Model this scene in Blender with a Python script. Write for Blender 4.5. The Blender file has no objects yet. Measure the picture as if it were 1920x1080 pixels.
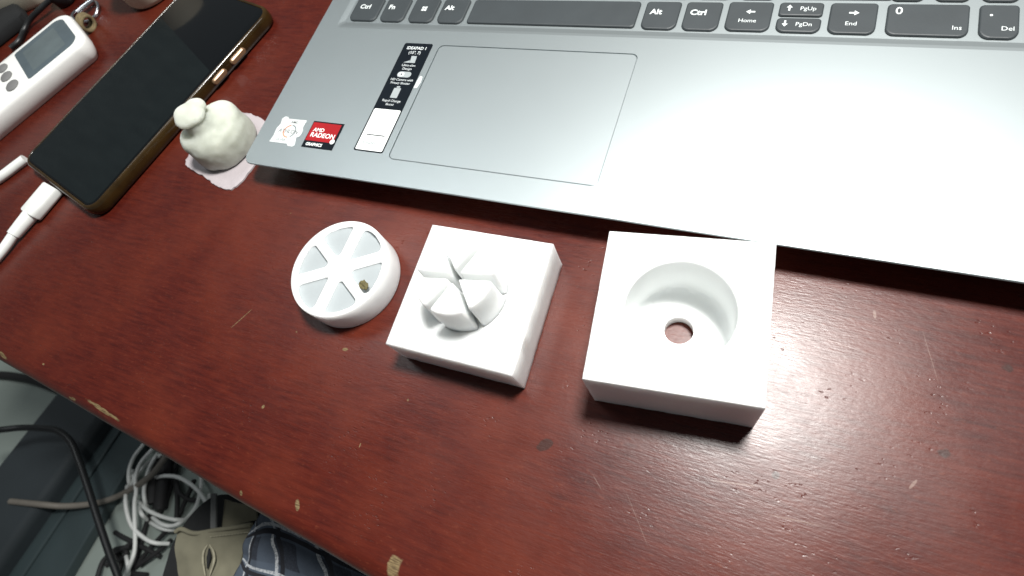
import bpy, bmesh, math, random
from mathutils import Vector, Matrix, noise

# ------------------------------------------------------------------ camera, world, light
MM = 0.001
CAM_R = ((0.9128777331, 0.3132356244, -0.2617970357),      # right
         (0.1944200114, -0.8974825963, -0.3958861560),     # down
         (-0.3589639306, 0.3104970740, -0.8801911517))     # forward
CAM_C = Vector((250.669, -107.301, 213.038))               # millimetres above the desk
FPX = 1052.293
scene = bpy.context.scene
cd = bpy.data.cameras.new("camera")
cam = bpy.data.objects.new("camera", cd)
scene.collection.objects.link(cam)
scene.camera = cam
r_, d_, f_ = [Vector(v) for v in CAM_R]
m = Matrix.Identity(4)
for i in range(3):
    m[i][0] = r_[i]; m[i][1] = -d_[i]; m[i][2] = -f_[i]; m[i][3] = CAM_C[i] * MM
cam.matrix_world = m
cd.sensor_fit = 'HORIZONTAL'; cd.sensor_width = 36.0; cd.lens = 36.0 * FPX / 1920.0
cd.clip_start = 0.01; cd.clip_end = 20.0
cd.dof.use_dof = True; cd.dof.focus_distance = 0.25; cd.dof.aperture_fstop = 14.0

w = bpy.data.worlds.new("World"); scene.world = w; w.use_nodes = True
bg = w.node_tree.nodes["Background"]
bg.inputs[0].default_value = (0.92, 0.97, 1.0, 1); bg.inputs[1].default_value = 0.115

def area(name, loc, target, size, power, col):
    l = bpy.data.lights.new(name, 'AREA'); l.shape = 'DISK'; l.size = size; l.energy = power; l.color = col
    o = bpy.data.objects.new(name, l); scene.collection.objects.link(o)
    o.location = [c * MM for c in loc]
    o.rotation_euler = (Vector(target) - Vector(loc)).to_track_quat('-Z', 'Y').to_euler()
    return o
area("ceiling_lamp", (322, 176, 800), (180, -20, 0), 0.17, 15.5, (1.0, 0.985, 0.95))
area("far_ceiling_lamp", (-800, 430, 1500), (-150, 0, 0), 0.60, 5.0, (0.93, 0.99, 1.0))

vs = scene.view_settings
vs.view_transform = 'Standard'; vs.look = 'None'; vs.exposure = 0.0; vs.gamma = 1.0; vs.use_curve_mapping = False
scene.cycles.use_denoising = True

# ------------------------------------------------------------------ helpers
def U(px, py, z):
    """point of the place that stands at height z (mm) under photo pixel px, py"""
    d = r_ * ((px - 960) / FPX) + d_ * ((py - 540) / FPX) + f_
    t = (z - CAM_C.z) / d.z
    return CAM_C + d * t

def link(o, parent=None):
    scene.collection.objects.link(o)
    if parent is not None: o.parent = parent
    return o
def tag(o, label, cat, group=None):
    o["label"] = label; o["category"] = cat
    if group: o["group"] = group
    return o
def thing(name, label, cat, loc=(0, 0, 0), rz=0.0, group=None):
    o = bpy.data.objects.new(name, None); o.empty_display_size = 0.01
    o.location = [c * MM for c in loc]; o.rotation_euler = (0, 0, rz)
    link(o); return tag(o, label, cat, group)
def make(name, verts, faces, mat, parent=None, smooth=False, angle=None):
    me = bpy.data.meshes.new(name)
    me.from_pydata([(v[0] * MM, v[1] * MM, v[2] * MM) for v in verts], [], faces)
    bm = bmesh.new(); bm.from_mesh(me)
    bmesh.ops.recalc_face_normals(bm, faces=bm.faces)
    if smooth:
        for f in bm.faces: f.smooth = True
        lim = math.radians(angle if angle else 40)
        for e in bm.edges:
            if len(e.link_faces) == 2 and e.calc_face_angle(0) > lim: e.smooth = False
    bm.to_mesh(me); bm.free()
    me.materials.append(mat)
    return link(bpy.data.objects.new(name, me), parent)

def rrect(x0, y0, x1, y1, r, k=5, z=0.0, rb=None):
    """rounded rectangle loop, counter-clockwise from the lower left; rb = radius of the two lower corners"""
    rb = r if rb is None else rb
    out = []
    for cx, cy, a0, q in ((x0, y0, 180, rb), (x1, y0, 270, rb), (x1, y1, 0, r), (x0, y1, 90, r)):
        sx = 1 if cx == x0 else -1; sy = 1 if cy == y0 else -1
        for i in range(k + 1):
            a = math.radians(a0 + 90 * i / k)
            out.append((cx + sx * q + q * math.cos(a), cy + sy * q + q * math.sin(a), z))
    return out
def loft(loops, cap0=True, cap1=True, closed=False):
    n = len(loops[0]); v = [p for l in loops for p in l]; f = []
    R = len(loops)
    for j in range(R if closed else R - 1):
        a = j * n; b = ((j + 1) % R) * n
        for i in range(n):
            i2 = (i + 1) % n
            f.append((a + i, a + i2, b + i2, b + i))
    if not closed:
        if cap0: f.append(tuple(range(n - 1, -1, -1)))
        if cap1: f.append(tuple(range((R - 1) * n, R * n)))
    return v, f
def zl(loop, z): return [(p[0], p[1], z) for p in loop]
def crom(pts, sub=8):
    P = [Vector(p) for p in pts]
    if len(P) < 3: return P
    P = [P[0] * 2 - P[1]] + P + [P[-1] * 2 - P[-2]]
    out = []
    for i in range(1, len(P) - 2):
        a, b, c, d = P[i - 1], P[i], P[i + 1], P[i + 2]
        for s in range(sub):
            t = s / sub
            out.append(0.5 * ((2 * b) + (c - a) * t + (2 * a - 5 * b + 4 * c - d) * t * t + (3 * b - a - 3 * c + d) * t ** 3))
    out.append(P[-2]); return out
def tube(pts, rad, seg=10, sub=8, closed=False):
    """pts in mm; rad a number or a list per control point"""
    C = crom(pts, sub) if not closed else [Vector(p) for p in pts]
    n = len(C); v = []; f = []
    up = Vector((0, 0, 1)); prev = None
    for i, c in enumerate(C):
        if closed: t = (C[(i + 1) % n] - C[i - 1])
        else: t = C[min(i + 1, n - 1)] - C[max(i - 1, 0)]
        if t.length < 1e-9: t = Vector((1, 0, 0))
        t.normalize()
        if prev is None:
            a = t.cross(up)
            if a.length < 0.05: a = t.cross(Vector((0, 1, 0)))
        else: a = prev - t * prev.dot(t)
        a.normalize(); prev = a; b = t.cross(a)
        if isinstance(rad, (list, tuple)):
            u = i / max(n - 1, 1) * (len(rad) - 1); k = min(int(u), len(rad) - 2); q = rad[k] + (rad[k + 1] - rad[k]) * (u - k)
        else: q = rad
        for s in range(seg):
            g = 2 * math.pi * s / seg
            v.append(c + a * (q * math.cos(g)) + b * (q * math.sin(g)))
    R = n if closed else n - 1
    for i in range(R):
        for s in range(seg):
            s2 = (s + 1) % seg; j = (i + 1) % n
            f.append((i * seg + s, i * seg + s2, j * seg + s2, j * seg + s))
    if not closed:
        f.append(tuple(range(seg - 1, -1, -1))); f.append(tuple(range((n - 1) * seg, n * seg)))
    return v, f
def merge(parts):
    V = []; F = []
    for v, f in parts:
        o = len(V); V += list(v); F += [tuple(i + o for i in q) for q in f]
    return V, F
def fill_holes(outer, holes):
    """flat face with holes: returns verts and triangles"""
    from mathutils.geometry import delaunay_2d_cdt
    pts = []; loops_ = []
    for lp in [outer] + holes:
        loops_.append(list(range(len(pts), len(pts) + len(lp)))); pts += [Vector((p[0], p[1])) for p in lp]
    ed = [(l[k_], l[(k_ + 1) % len(l)]) for l in loops_ for k_ in range(len(l))]
    z = outer[0][2]
    V, _, T_, *_r = delaunay_2d_cdt(pts, ed, [], 1, 1e-7)
    def inside(c, lp):
        r = False
        for k_ in range(len(lp)):
            a, b = lp[k_], lp[k_ - 1]
            if (a[1] > c[1]) != (b[1] > c[1]) and c[0] < (b[0] - a[0]) * (c[1] - a[1]) / (b[1] - a[1]) + a[0]: r = not r
        return r
    F = []
    for t in T_:
        c = sum((V[k_] for k_ in t), Vector((0, 0))) / 3
        if inside(c, outer) and not any(inside(c, h) for h in holes): F.append(tuple(t))
    return [(p.x, p.y, z) for p in V], F
def wall(l0, l1):
    n = len(l0); v = list(l0) + list(l1)
    return v, [(i, (i + 1) % n, n + (i + 1) % n, n + i) for i in range(n)]
def weld(o, d=1e-6):
    bm = bmesh.new(); bm.from_mesh(o.data)
    bmesh.ops.remove_doubles(bm, verts=bm.verts, dist=d)
    bmesh.ops.recalc_face_normals(bm, faces=bm.faces)
    bm.to_mesh(o.data); bm.free(); return o
def text(s, x, y, z, size, mat, parent, name="legend", align='CENTER', sx=1.0, bold=0.0, shear=0.0):
    cu = bpy.data.curves.new("t", 'FONT'); cu.body = s; cu.align_x = align; cu.align_y = 'CENTER'
    cu.resolution_u = 3; cu.offset = bold; cu.shear = shear
    o = bpy.data.objects.new("t", cu); scene.collection.objects.link(o)
    dg = bpy.context.evaluated_depsgraph_get()
    me = bpy.data.meshes.new_from_object(o.evaluated_get(dg))
    bpy.data.objects.remove(o); bpy.data.curves.remove(cu)
    for v in me.vertices:
        v.co = ((x + v.co.x * size * sx) * MM, (y + v.co.y * size) * MM, z * MM)
    me.name = name; me.materials.clear(); me.materials.append(mat)
    return link(bpy.data.objects.new(name, me), parent)
def flat(name, pts, z, mat, parent, th=0.06):
    n = len(pts)
    lo = [(p[0], p[1], z) for p in pts]; hi = [(p[0], p[1], z + th) for p in pts]
    v, f = loft([lo, hi]); return make(name, v, f, mat, parent)

# ------------------------------------------------------------------ materials
class NT:
    def __init__(s, name):
        s.m = bpy.data.materials.new(name); s.m.use_nodes = True
        s.t = s.m.node_tree; s.b = s.t.nodes["Principled BSDF"]
    def n(s, typ, **kw):
        x = s.t.nodes.new(typ)
        for k, v in kw.items(): setattr(x, k, v)
        return x
    def l(s, a, b): s.t.links.new(a, b)
    def obj(s, scale=(1, 1, 1), rot=(0, 0, 0), loc=(0, 0, 0), typ='POINT'):
        tc = getattr(s, 'tc', None) or s.n('ShaderNodeTexCoord'); s.tc = tc; mp = s.n('ShaderNodeMapping'); mp.vector_type = typ
        mp.inputs['Scale'].default_value = scale; mp.inputs['Rotation'].default_value = rot; mp.inputs['Location'].default_value = loc
        s.l(tc.outputs['Object'], mp.inputs['Vector']); return mp.outputs[0]
    def noise(s, vec, scale, detail=4, rough=0.55):
        x = s.n('ShaderNodeTexNoise'); x.inputs['Scale'].default_value = scale; x.inputs['Detail'].default_value = detail
        x.inputs['Roughness'].default_value = rough
        if vec is not None: s.l(vec, x.inputs['Vector'])
        return x.outputs['Fac']
    def ramp(s, fac, stops, interp='LINEAR'):
        x = s.n('ShaderNodeValToRGB'); cr = x.color_ramp; cr.interpolation = interp
        while len(cr.elements) < len(stops): cr.elements.new(0.5)
        for e, (p, c) in zip(cr.elements, stops):
            e.position = p; e.color = c if len(c) == 4 else (*c, 1)
        s.l(fac, x.inputs[0]); return x.outputs[0]
    def mix(s, fac, a, b, blend='MIX'):
        x = s.n('ShaderNodeMix'); x.data_type = 'RGBA'; x.blend_type = blend
        for sock, v in ((x.inputs[0], fac), (x.inputs[6], a), (x.inputs[7], b)):
            if hasattr(v, 'links') or hasattr(v, 'is_linked'): s.l(v, sock)
            elif isinstance(v, (int, float)): sock.default_value = v
            else: sock.default_value = (*v, 1) if len(v) == 3 else v
        return x.outputs[2]
    def math(s, op, a, b=None, clamp=False):
        x = s.n('ShaderNodeMath', operation=op); x.use_clamp = clamp
        for i, v in enumerate((a, b)):
            if v is None: continue
            if isinstance(v, (int, float)): x.inputs[i].default_value = v
            else: s.l(v, x.inputs[i])
        return x.outputs[0]
    def bump(s, h, strength, dist):
        x = s.n('ShaderNodeBump'); x.inputs['Strength'].default_value = strength; x.inputs['Distance'].default_value = dist
        s.l(h, x.inputs['Height'])
        return x
    def set(s, **kw):
        for k, v in kw.items():
            i = s.b.inputs[k.replace('_', ' ')]
            if hasattr(v, 'is_linked'): s.l(v, i)
            else: i.default_value = (*v, 1) if isinstance(v, tuple) and len(v) == 3 and i.type == 'RGBA' else v
        return s

def plain(name, col, rough=0.5, metal=0.0, var=0.06, vscale=120, bump=0.0, bscale=900, rvar=0.05, **kw):
    q = NT(name); v = q.obj()
    nz = q.noise(v, vscale, 3)
    dark = tuple(c * (1 - var) for c in col); lite = tuple(min(1, c * (1 + var)) for c in col)
    q.set(Base_Color=q.ramp(nz, [(0.3, dark), (0.7, lite)]), Metallic=metal)
    rn = q.noise(v, vscale * 2.3, 3)
    rr = q.n('ShaderNodeMapRange'); rr.inputs[3].default_value = max(0.02, rough - rvar); rr.inputs[4].default_value = min(1, rough + rvar)
    q.l(rn, rr.inputs[0]); q.set(Roughness=rr.outputs[0])
    if bump:
        q.l(q.bump(q.noise(v, bscale, 3), bump, 0.0002).outputs[0], q.b.inputs['Normal'])
    for k, x in kw.items(): q.set(**{k: x})
    return q.m

EDGE_SLOPE = -0.081
def desk_material():
    q = NT("worn_mahogany_varnish")
    rz = math.atan(EDGE_SLOPE)
    g = q.obj(scale=(7, 60, 7), rot=(0, 0, -rz + math.radians(2)))
    grain = q.noise(g, 9, 6, 0.65)
    fine = q.noise(q.obj(scale=(40, 420, 40), rot=(0, 0, -rz)), 4, 4, 0.6)
    mott = q.noise(q.obj(), 14, 5, 0.6)
    spk = q.noise(q.obj(scale=(90, 190, 90), rot=(0, 0, -rz - 0.12)), 3.5, 3, 0.6)
    col = q.ramp(grain, [(0.30, (0.034, 0.0041, 0.0028)), (0.52, (0.059, 0.0074, 0.0042)), (0.75, (0.084, 0.0124, 0.0060))])
    col = q.mix(q.ramp(mott, [(0.42, (0, 0, 0)), (0.72, (0.75, 0.75, 0.75))]), col, (0.112, 0.0195, 0.0086))
    col = q.mix(q.ramp(spk, [(0.60, (0, 0, 0)), (0.80, (0.55, 0.55, 0.55))]), col, (0.140, 0.034, 0.016))
    # dark pits in the varnish
    pv = q.n('ShaderNodeTexVoronoi'); pv.inputs['Scale'].default_value = 330
    wn = q.n('ShaderNodeTexNoise'); wn.inputs['Scale'].default_value = 420; wn.inputs['Detail'].default_value = 2; q.l(q.obj(), wn.inputs['Vector'])
    wa = q.n('ShaderNodeVectorMath', operation='MULTIPLY_ADD'); q.l(wn.outputs['Color'], wa.inputs[0]); wa.inputs[1].default_value = (0.004, 0.004, 0); q.l(q.obj(scale=(1, 2.2, 1), rot=(0, 0, 0.35)), wa.inputs[2])
    q.l(wa.outputs[0], pv.inputs['Vector'])
    pitn = q.noise(q.obj(), 55, 3)
    pit = q.math('MULTIPLY', q.ramp(pv.outputs['Distance'], [(0.06, (1, 1, 1)), (0.24, (0, 0, 0))]),
                 q.ramp(pitn, [(0.53, (0, 0, 0)), (0.66, (1, 1, 1))]))
    col = q.mix(q.math('MULTIPLY', pit, 0.45), col, (0.022, 0.012, 0.010))
    # chips, crumbs of missing varnish and long scratches, each with its own place and shape
    pale = None; scr = None
    wob = q.n('ShaderNodeTexNoise'); wob.inputs['Scale'].default_value = 160; wob.inputs['Detail'].default_value = 3
    q.l(q.obj(), wob.inputs['Vector'])
    def spot(px, py, z, rx, ry, a, rag=1.0, img=True):
        c = U(px, py, z)
        mp = q.obj(loc=(c.x * MM, c.y * MM, 0), rot=(0, 0, a), scale=(rx * MM, ry * MM, 1), typ='TEXTURE')
        sep = q.n('ShaderNodeSeparateXYZ'); q.l(mp, sep.inputs[0])
        x2 = q.math('MULTIPLY', sep.outputs[0], sep.outputs[0]); y2 = q.math('MULTIPLY', sep.outputs[1], sep.outputs[1])
        d = q.math('ADD', q.math('ADD', x2, y2), q.math('MULTIPLY', q.math('SUBTRACT', wob.outputs['Fac'], 0.5), 3.2 * rag))
        return q.ramp(d, [(0.55, (1, 1, 1)), (0.95, (0, 0, 0))])
    for a in ((12, 668, -3, 5, 1.3, 2.9), (200, 770, -3, 14, 1.1, -0.12), (152, 752, -7, 4, 1.2, 0), (742, 1064, -1, 3.4, 4.4, 0.3),
              (563, 944, -2, 1.4, 2.6, 0.5), (648, 655, 0, 1.5, 0.8, 0.2), (493, 763, 0, 0.8, 0.9, 0), (556, 622, 0, .45, .4, 0),
              (545, 400, 0, .4, .4, 0), (452, 598, 0, 9, 0.22, 1.05), (85, 684, -1, 1.2, .7, 0), (455, 925, -2, .8, 1.0, 0),
              (675, 835, 0, .25, .9, 0), (765, 750, 0, .5, .7, .4)):
        s = spot(*a); pale = s if pale is None else q.math('MAXIMUM', pale, s)
    for a in ((1120, 905, 0, 3.2, 0.12, -0.75), (1195, 975, 0, 11, 0.07, -0.92), (1745, 670, 0, 11, 0.08, -1.25), (1712, 908, 0, .5, 2.2, -0.5), (1640, 590, 0, .6, 1.8, .2),
              (1375, 906, 0, 9, 0.25, 0.18), (1490, 975, 0, 10, 0.2, 0.1), (1560, 640, 0, 9, .08, -0.15)):
        s = spot(*a, rag=0.25); scr = s if scr is None else q.math('MAXIMUM', scr, s)
    for a in ((1022, 835, 0, 3.2, 2.2, 0.6), (1455, 890, 0, 1.2, 1.5, 0), (1770, 850, 0, 2.2, 1.6, 0.2), (1890, 690, 0, 2.0, 1.6, 0)):
        col = q.mix(q.math('MULTIPLY', spot(*a), 0.7), col, (0.020, 0.010, 0.008))
    wood = q.ramp(q.noise(q.obj(scale=(30, 260, 30)), 8, 3), [(0.35, (0.07, 0.045, 0.020)), (0.65, (0.20, 0.145, 0.070))])
    col = q.mix(pale, col, wood)
    col = q.mix(q.math('MULTIPLY', scr, 0.35), col, (0.34, 0.26, 0.22))
    q.set(Base_Color=col)
    # gloss: varnish rubbed dull in streaks
    rgh = q.math('ADD', q.math('MULTIPLY', fine, 0.16), q.math('MULTIPLY', q.noise(q.obj(), 35, 4), 0.22))
    rgh = q.math('ADD', rgh, 0.26)
    rgh = q.math('ADD', rgh, q.math('MULTIPLY', pale, 0.4), clamp=True)
    q.set(Roughness=rgh, Specular_IOR_Level=0.10, Coat_Weight=0.46, Coat_Roughness=q.math('SUBTRACT', rgh, 0.17), Coat_IOR=1.5)
    h = q.math('ADD', q.math('MULTIPLY', fine, 0.30), q.math('MULTIPLY', spk, 0.26))
    h = q.math('ADD', h, q.math('MULTIPLY', q.noise(q.obj(scale=(160, 420, 160), rot=(0, 0, -rz - .2)), 3, 4), 0.26))
    h = q.math('SUBTRACT', h, q.math('MULTIPLY', pit, 0.75))
    bo = q.bump(h, 0.62, 0.00020).outputs[0]
    q.l(bo, q.b.inputs['Normal']); q.l(bo, q.b.inputs['Coat Normal'])
    return q.m

def white_plastic(name, col=(0.84, 0.86, 0.855), sss=1.0):
    q = NT(name); v = q.obj()
    q.set(Base_Color=q.ramp(q.noise(v, 90, 4), [(0.3, tuple(c * 0.96 for c in col)), (0.7, col)]), Roughness=0.48,
          Subsurface_Weight=sss, Subsurface_Radius=(1.0, 0.97, 0.94), Subsurface_Scale=0.0065)
    h = q.math('ADD', q.noise(v, 700, 3), q.math('MULTIPLY', q.noise(v, 130, 3), 1.5))
    q.l(q.bump(h, 0.18, 0.0002).outputs[0], q.b.inputs['Normal'])
    return q.m

def silver_paint():
    q = NT("silver_laptop_shell"); v = q.obj()
    col = q.ramp(q.noise(v, 25, 4), [(0.3, (0.455, 0.505, 0.516)), (0.7, (0.468, 0.518, 0.530))])
    q.set(Base_Color=col, Metallic=0.92, Roughness=0.43)
    q.l(q.bump(q.noise(v, 2600, 2), 0.12, 0.0001).outputs[0], q.b.inputs['Normal'])
    return q.m

def screen_glass():
    q = NT("phone_screen_glass"); v = q.obj()
    smudge = q.noise(q.obj(scale=(30, 12, 1), rot=(0, 0, 0.5)), 3, 5)
    q.set(Base_Color=(0.004, 0.005, 0.006), Roughness=q.ramp(smudge, [(0.4, (0.05,) * 3), (0.75, (0.12,) * 3)]), Specular_IOR_Level=0.22)
    return q.m
def reflection_mat():
    q = NT("phone_screen_reflection"); v = q.obj()  # greyish room reflection on the screen, put into the colour
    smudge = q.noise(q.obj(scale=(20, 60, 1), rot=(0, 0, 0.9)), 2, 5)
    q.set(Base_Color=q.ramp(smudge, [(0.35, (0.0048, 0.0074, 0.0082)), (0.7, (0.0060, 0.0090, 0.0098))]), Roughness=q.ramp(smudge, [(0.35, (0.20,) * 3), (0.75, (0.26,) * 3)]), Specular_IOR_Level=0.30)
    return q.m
def amber_case():
    q = NT("amber_phone_case")
    q.set(Base_Color=q.ramp(q.noise(q.obj(), 60, 3), [(0.3, (0.018, 0.010, 0.003)), (0.7, (0.045, 0.025, 0.006))]), Roughness=0.16, Transmission_Weight=0.15, IOR=1.45, Specular_IOR_Level=0.6)
    return q.m
def wax():
    q = NT("cloudy_cast_resin"); v = q.obj()
    q.set(Base_Color=q.ramp(q.noise(v, 110, 4), [(0.3, (0.43, 0.455, 0.395)), (0.7, (0.51, 0.535, 0.47))]), Specular_IOR_Level=0.25, Roughness=0.75,
          Subsurface_Weight=1.0, Subsurface_Radius=(1, 0.96, 0.88), Subsurface_Scale=0.012)
    h = q.math('ADD', q.noise(v, 420, 4), q.noise(v, 120, 3))
    q.l(q.bump(h, 0.35, 0.0005).outputs[0], q.b.inputs['Normal'])
    return q.m
def film_resin():
    q = NT("thin_resin_flash")
    q.set(Base_Color=(0.58, 0.53, 0.55), Roughness=0.35, Alpha=0.58)
    q.l(q.bump(q.noise(q.obj(), 300, 4), 0.5, 0.0005).outputs[0], q.b.inputs['Normal'])
    return q.m
def plaid():
    q = NT("plaid_cloth")
    tc = q.n('ShaderNodeUVMap'); tc.uv_map = "UVMap"
    sep = q.n('ShaderNodeSeparateXYZ'); q.l(tc.outputs[0], sep.inputs[0])
    def stripes(s, freq, a, b, off=0.0):
        x = q.math('FRACT', q.math('ADD', q.math('MULTIPLY', s, freq), off))
        return q.math('MULTIPLY', q.math('GREATER_THAN', x, a), q.math('LESS_THAN', x, b))
    nz = q.noise(q.obj(scale=(1, 1, 1)), 900, 3)
    col = q.ramp(nz, [(0.3, (0.014, 0.018, 0.028)), (0.7, (0.030, 0.037, 0.052))])
    for s in (sep.outputs[0], sep.outputs[1]):
        col = q.mix(q.math('MULTIPLY', stripes(s, 2.2, 0.05, 0.50), 0.65), col, (0.065, 0.085, 0.115))
    for s, o in ((sep.outputs[0], 0.0), (sep.outputs[1], 0.3)):
        col = q.mix(stripes(s, 2.2, 0.62, 0.74, o), col, (0.010, 0.011, 0.016))
        col = q.mix(q.math('MULTIPLY', stripes(s, 2.2, 0.50, 0.57, o), q.ramp(nz, [(0.35, (0.3,) * 3), (0.6, (1,) * 3)])), col, (0.40, 0.42, 0.44))
    q.set(Base_Color=col, Roughness=0.95)
    wv = q.n('ShaderNodeTexNoise'); wv.inputs['Scale'].default_value = 1500; q.l(q.obj(), wv.inputs['Vector'])
    q.l(q.bump(wv.outputs['Fac'], 0.6, 0.0006).outputs[0], q.b.inputs['Normal'])
    return q.m

M_desk = desk_material()
M_white = white_plastic("white_printed_plastic")
M_white2 = white_plastic("white_mould_plastic", (0.84, 0.86, 0.855), 0.4)
M_remote = white_plastic("glossy_white_shell", (0.80, 0.81, 0.79), 0.0)
M_cable_w = plain("white_cable_sheath", (0.72, 0.74, 0.72), 0.45)
M_silver = silver_paint()
M_pad = plain("touchpad_glass", (0.440, 0.488, 0.500), 0.44, 0.89, 0.006, 30, rvar=0.006)
M_groove = plain("dark_groove", (0.10, 0.11, 0.115), 0.6)
M_key = plain("charcoal_key", (0.030, 0.037, 0.041), 0.55, 0, 0.08, 60, bump=0.15, bscale=1500)
M_print = plain("white_key_print", (0.62, 0.66, 0.66), 0.5)
M_rubber = plain("black_rubber", (0.012, 0.012, 0.013), 0.7)
M_stick_black = plain("black_sticker", (0.005, 0.0075, 0.011), 0.42, Specular_IOR_Level=0.12)
M_stick_white = plain("white_sticker", (0.80, 0.83, 0.82), 0.4, 0, 0.02)
M_stick_red = plain("red_sticker", (0.30, 0.012, 0.016), 0.42, 0, 0.12, 60, Specular_IOR_Level=0.15)
M_stick_grey = plain("sticker_grey_print", (0.30, 0.33, 0.34), 0.45)
M_stick_lite = plain("sticker_pale_print", (0.62, 0.66, 0.67), 0.45)
M_stick_rim = plain("sticker_dark_rim", (0.12, 0.15, 0.16), 0.4)
M_orange = plain("orange_ring_print", (0.46, 0.17, 0.09), 0.45, 0, 0.5, 120)
M_inkdark = plain("dark_ink", (0.05, 0.055, 0.06), 0.5)
M_foil = plain("peeled_foil", (0.80, 0.84, 0.83), 0.25, 0.3, 0.03)
M_glass = screen_glass(); M_reflect = reflection_mat(); M_case = amber_case()
M_bezel = plain("black_bezel", (0.006, 0.006, 0.007), 0.25)
M_btn = plain("brass_side_button", (0.24, 0.15, 0.085), 0.35, 0.4)
M_lcd = plain("grey_lcd", (0.080, 0.105, 0.120), 0.30, 0, 0.14, 45)
M_lcd2 = plain("grey_lcd_inner", (0.100, 0.126, 0.134), 0.32, 0, 0.14, 45)
M_rbtn = plain("grey_rubber_button", (0.17, 0.17, 0.17), 0.6)
M_wax = wax(); M_flash = film_resin()
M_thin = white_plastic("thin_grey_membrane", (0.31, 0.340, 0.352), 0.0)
M_crumb = plain("olive_crumb", (0.10, 0.085, 0.032), 0.8, 0, 0.4, 900)
M_black = plain("black_plastic", (0.006, 0.007, 0.008), 0.42)
M_board = plain("dark_slate_board", (0.040, 0.058, 0.062), 0.42, 0, 0.12, 12)
M_rail = plain("dark_blue_grey_rail", (0.030, 0.038, 0.043), 0.42, 0, 0.10, 10)
M_floor = plain("pale_floor_tile", (0.27, 0.315, 0.29), 0.45, 0, 0.10, 9)
M_greycord = plain("taupe_cord", (0.16, 0.145, 0.125), 0.6)
M_khaki = plain("khaki_cloth", (0.150, 0.142, 0.100), 0.95, 0, 0.16, 40, bump=0.6, bscale=1600)
M_khaki2 = plain("khaki_thread", (0.26, 0.245, 0.18), 0.95, 0, 0.2, 300)
M_darkcloth = plain("black_cloth", (0.008, 0.009, 0.010), 0.95)
M_strap = plain("grey_strap", (0.10, 0.105, 0.105), 0.8)
M_plaid = plaid()
M_cream = plain("cream_shell", (0.50, 0.47, 0.38), 0.5, 0, 0.06, 15)
M_steel = plain("bright_steel", (0.62, 0.64, 0.68), 0.22, 1.0)
M_twine = plain("tan_twine", (0.15, 0.115, 0.058), 0.9, 0, 0.3, 500)

# ------------------------------------------------------------------ setting: floor, desk
v, f = loft([rrect(-2600, -1800, 1800, 1600, 5, 2, -440), rrect(-2600, -1800, 1800, 1600, 5, 2, -420)])
o = make("floor", v, f, M_floor); o["kind"] = "structure"

prof = [(620, 0.0)]
prof += [(i, 0.0) for i in (300, 100, 20)]
for i in range(9):
    a = math.radians(90 * i / 8)
    prof.append((-8.6 * math.sin(a), -8.6 * (1 - math.cos(a))))
for i in range(1, 7):
    a = math.radians(90 * i / 6)
    prof.append((-8.6 + 9 * (1 - math.cos(a)), -12 - 12 * math.sin(a)))
prof += [(20, -24.4), (620, -24.4)]
loops = []
XS = [-388 + 16 * i for i in range(68)]
rnd = random.Random(3)
for x in XS:
    y0 = -137.2 + EDGE_SLOPE * x
    wv = 0.35 * noise.noise(Vector((x * 0.021, 0, 0))) + 0.2 * noise.noise(Vector((x * 0.11, 3, 0)))
    loops.append([(x, y0 + p[0] + (wv if p[0] < 15 else 0), p[1]) for p in prof])
v, f = loft(loops)
desk = make("desk", v, f, M_desk, smooth=True, angle=50)
tag(desk, "worn reddish brown varnished wooden desk with a chipped rounded edge", "desk")

# ------------------------------------------------------------------ laptop
lap = thing("laptop", "silver laptop with dark keys and touchpad lying open on the desk", "laptop")
W, D, T = 360.0, 236.0, 15.0
K = 6
outer = rrect(0, 0, W, D, 6, K, T)
rec = rrect(13.4, 95.5, W - 13.4, 224, 3, K, T)
pad_hole = rrect(86.1, 14.0, 191.0, 86.0, 3.2, K, T)
top_outer = rrect(0.35, 0.35, W - 0.35, D - 0.35, 5.7, K, T)
side = [zl(rrect(13, 15, W - 13, D - 6, 8, K), 2.2), zl(rrect(9, 10.5, W - 9, D - 3, 8, K), 5.0), zl(rrect(1.6, 2.0, W - 1.6, D - 1, 6, K), 12.6),
        zl(rrect(0.15, 0.15, W - .15, D - .15, 6, K), 14.2), zl(outer, 14.6), zl(top_outer, T)]
p1 = loft(side, True, False)
p2 = fill_holes(top_outer, [rec, pad_hole])
rec_lo = zl(rrect(17.0, 100.2, W - 17.0, 221, 2, K), 14.35)
p3 = wall(rec, zl(rrect(14.4, 97.2, W - 14.4, 222.8, 2.6, K), 14.85)); p3b = wall(zl(rrect(14.4, 97.2, W - 14.4, 222.8, 2.6, K), 14.85), rec_lo)
p4 = (rec_lo, [tuple(range(len(rec_lo)))])
p5 = wall(pad_hole, zl(pad_hole, 14.1)); p6 = (zl(pad_hole, 14.1), [tuple(range(len(pad_hole)))])
v, f = merge([p1, p2, p3, p3b, p4, p5, p6])
shell = weld(make("base_shell", v, f, M_silver, lap), 2e-7)
for pl in shell.data.polygons: pl.use_smooth = False
for x in (40, W - 40):
    for y in (28, D - 20):
        v, f = loft([rrect(x - 18, y - 4, x + 18, y + 4, 3.5, 4, 0.0), rrect(x - 18, y - 4, x + 18, y + 4, 3.5, 4, 2.3)])
        make("rubber_foot", v, f, M_rubber, lap)
pad_out = [zl(rrect(86.45, 14.35, 190.65, 85.65, 2.9, K), 14.2), zl(rrect(86.45, 14.35, 190.65, 85.65, 2.9, K), 14.82), zl(rrect(86.7, 14.6, 190.4, 85.4, 2.7, K), 14.95)]
v, f = loft(pad_out); make("touchpad", v, f, M_pad, lap)

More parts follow.
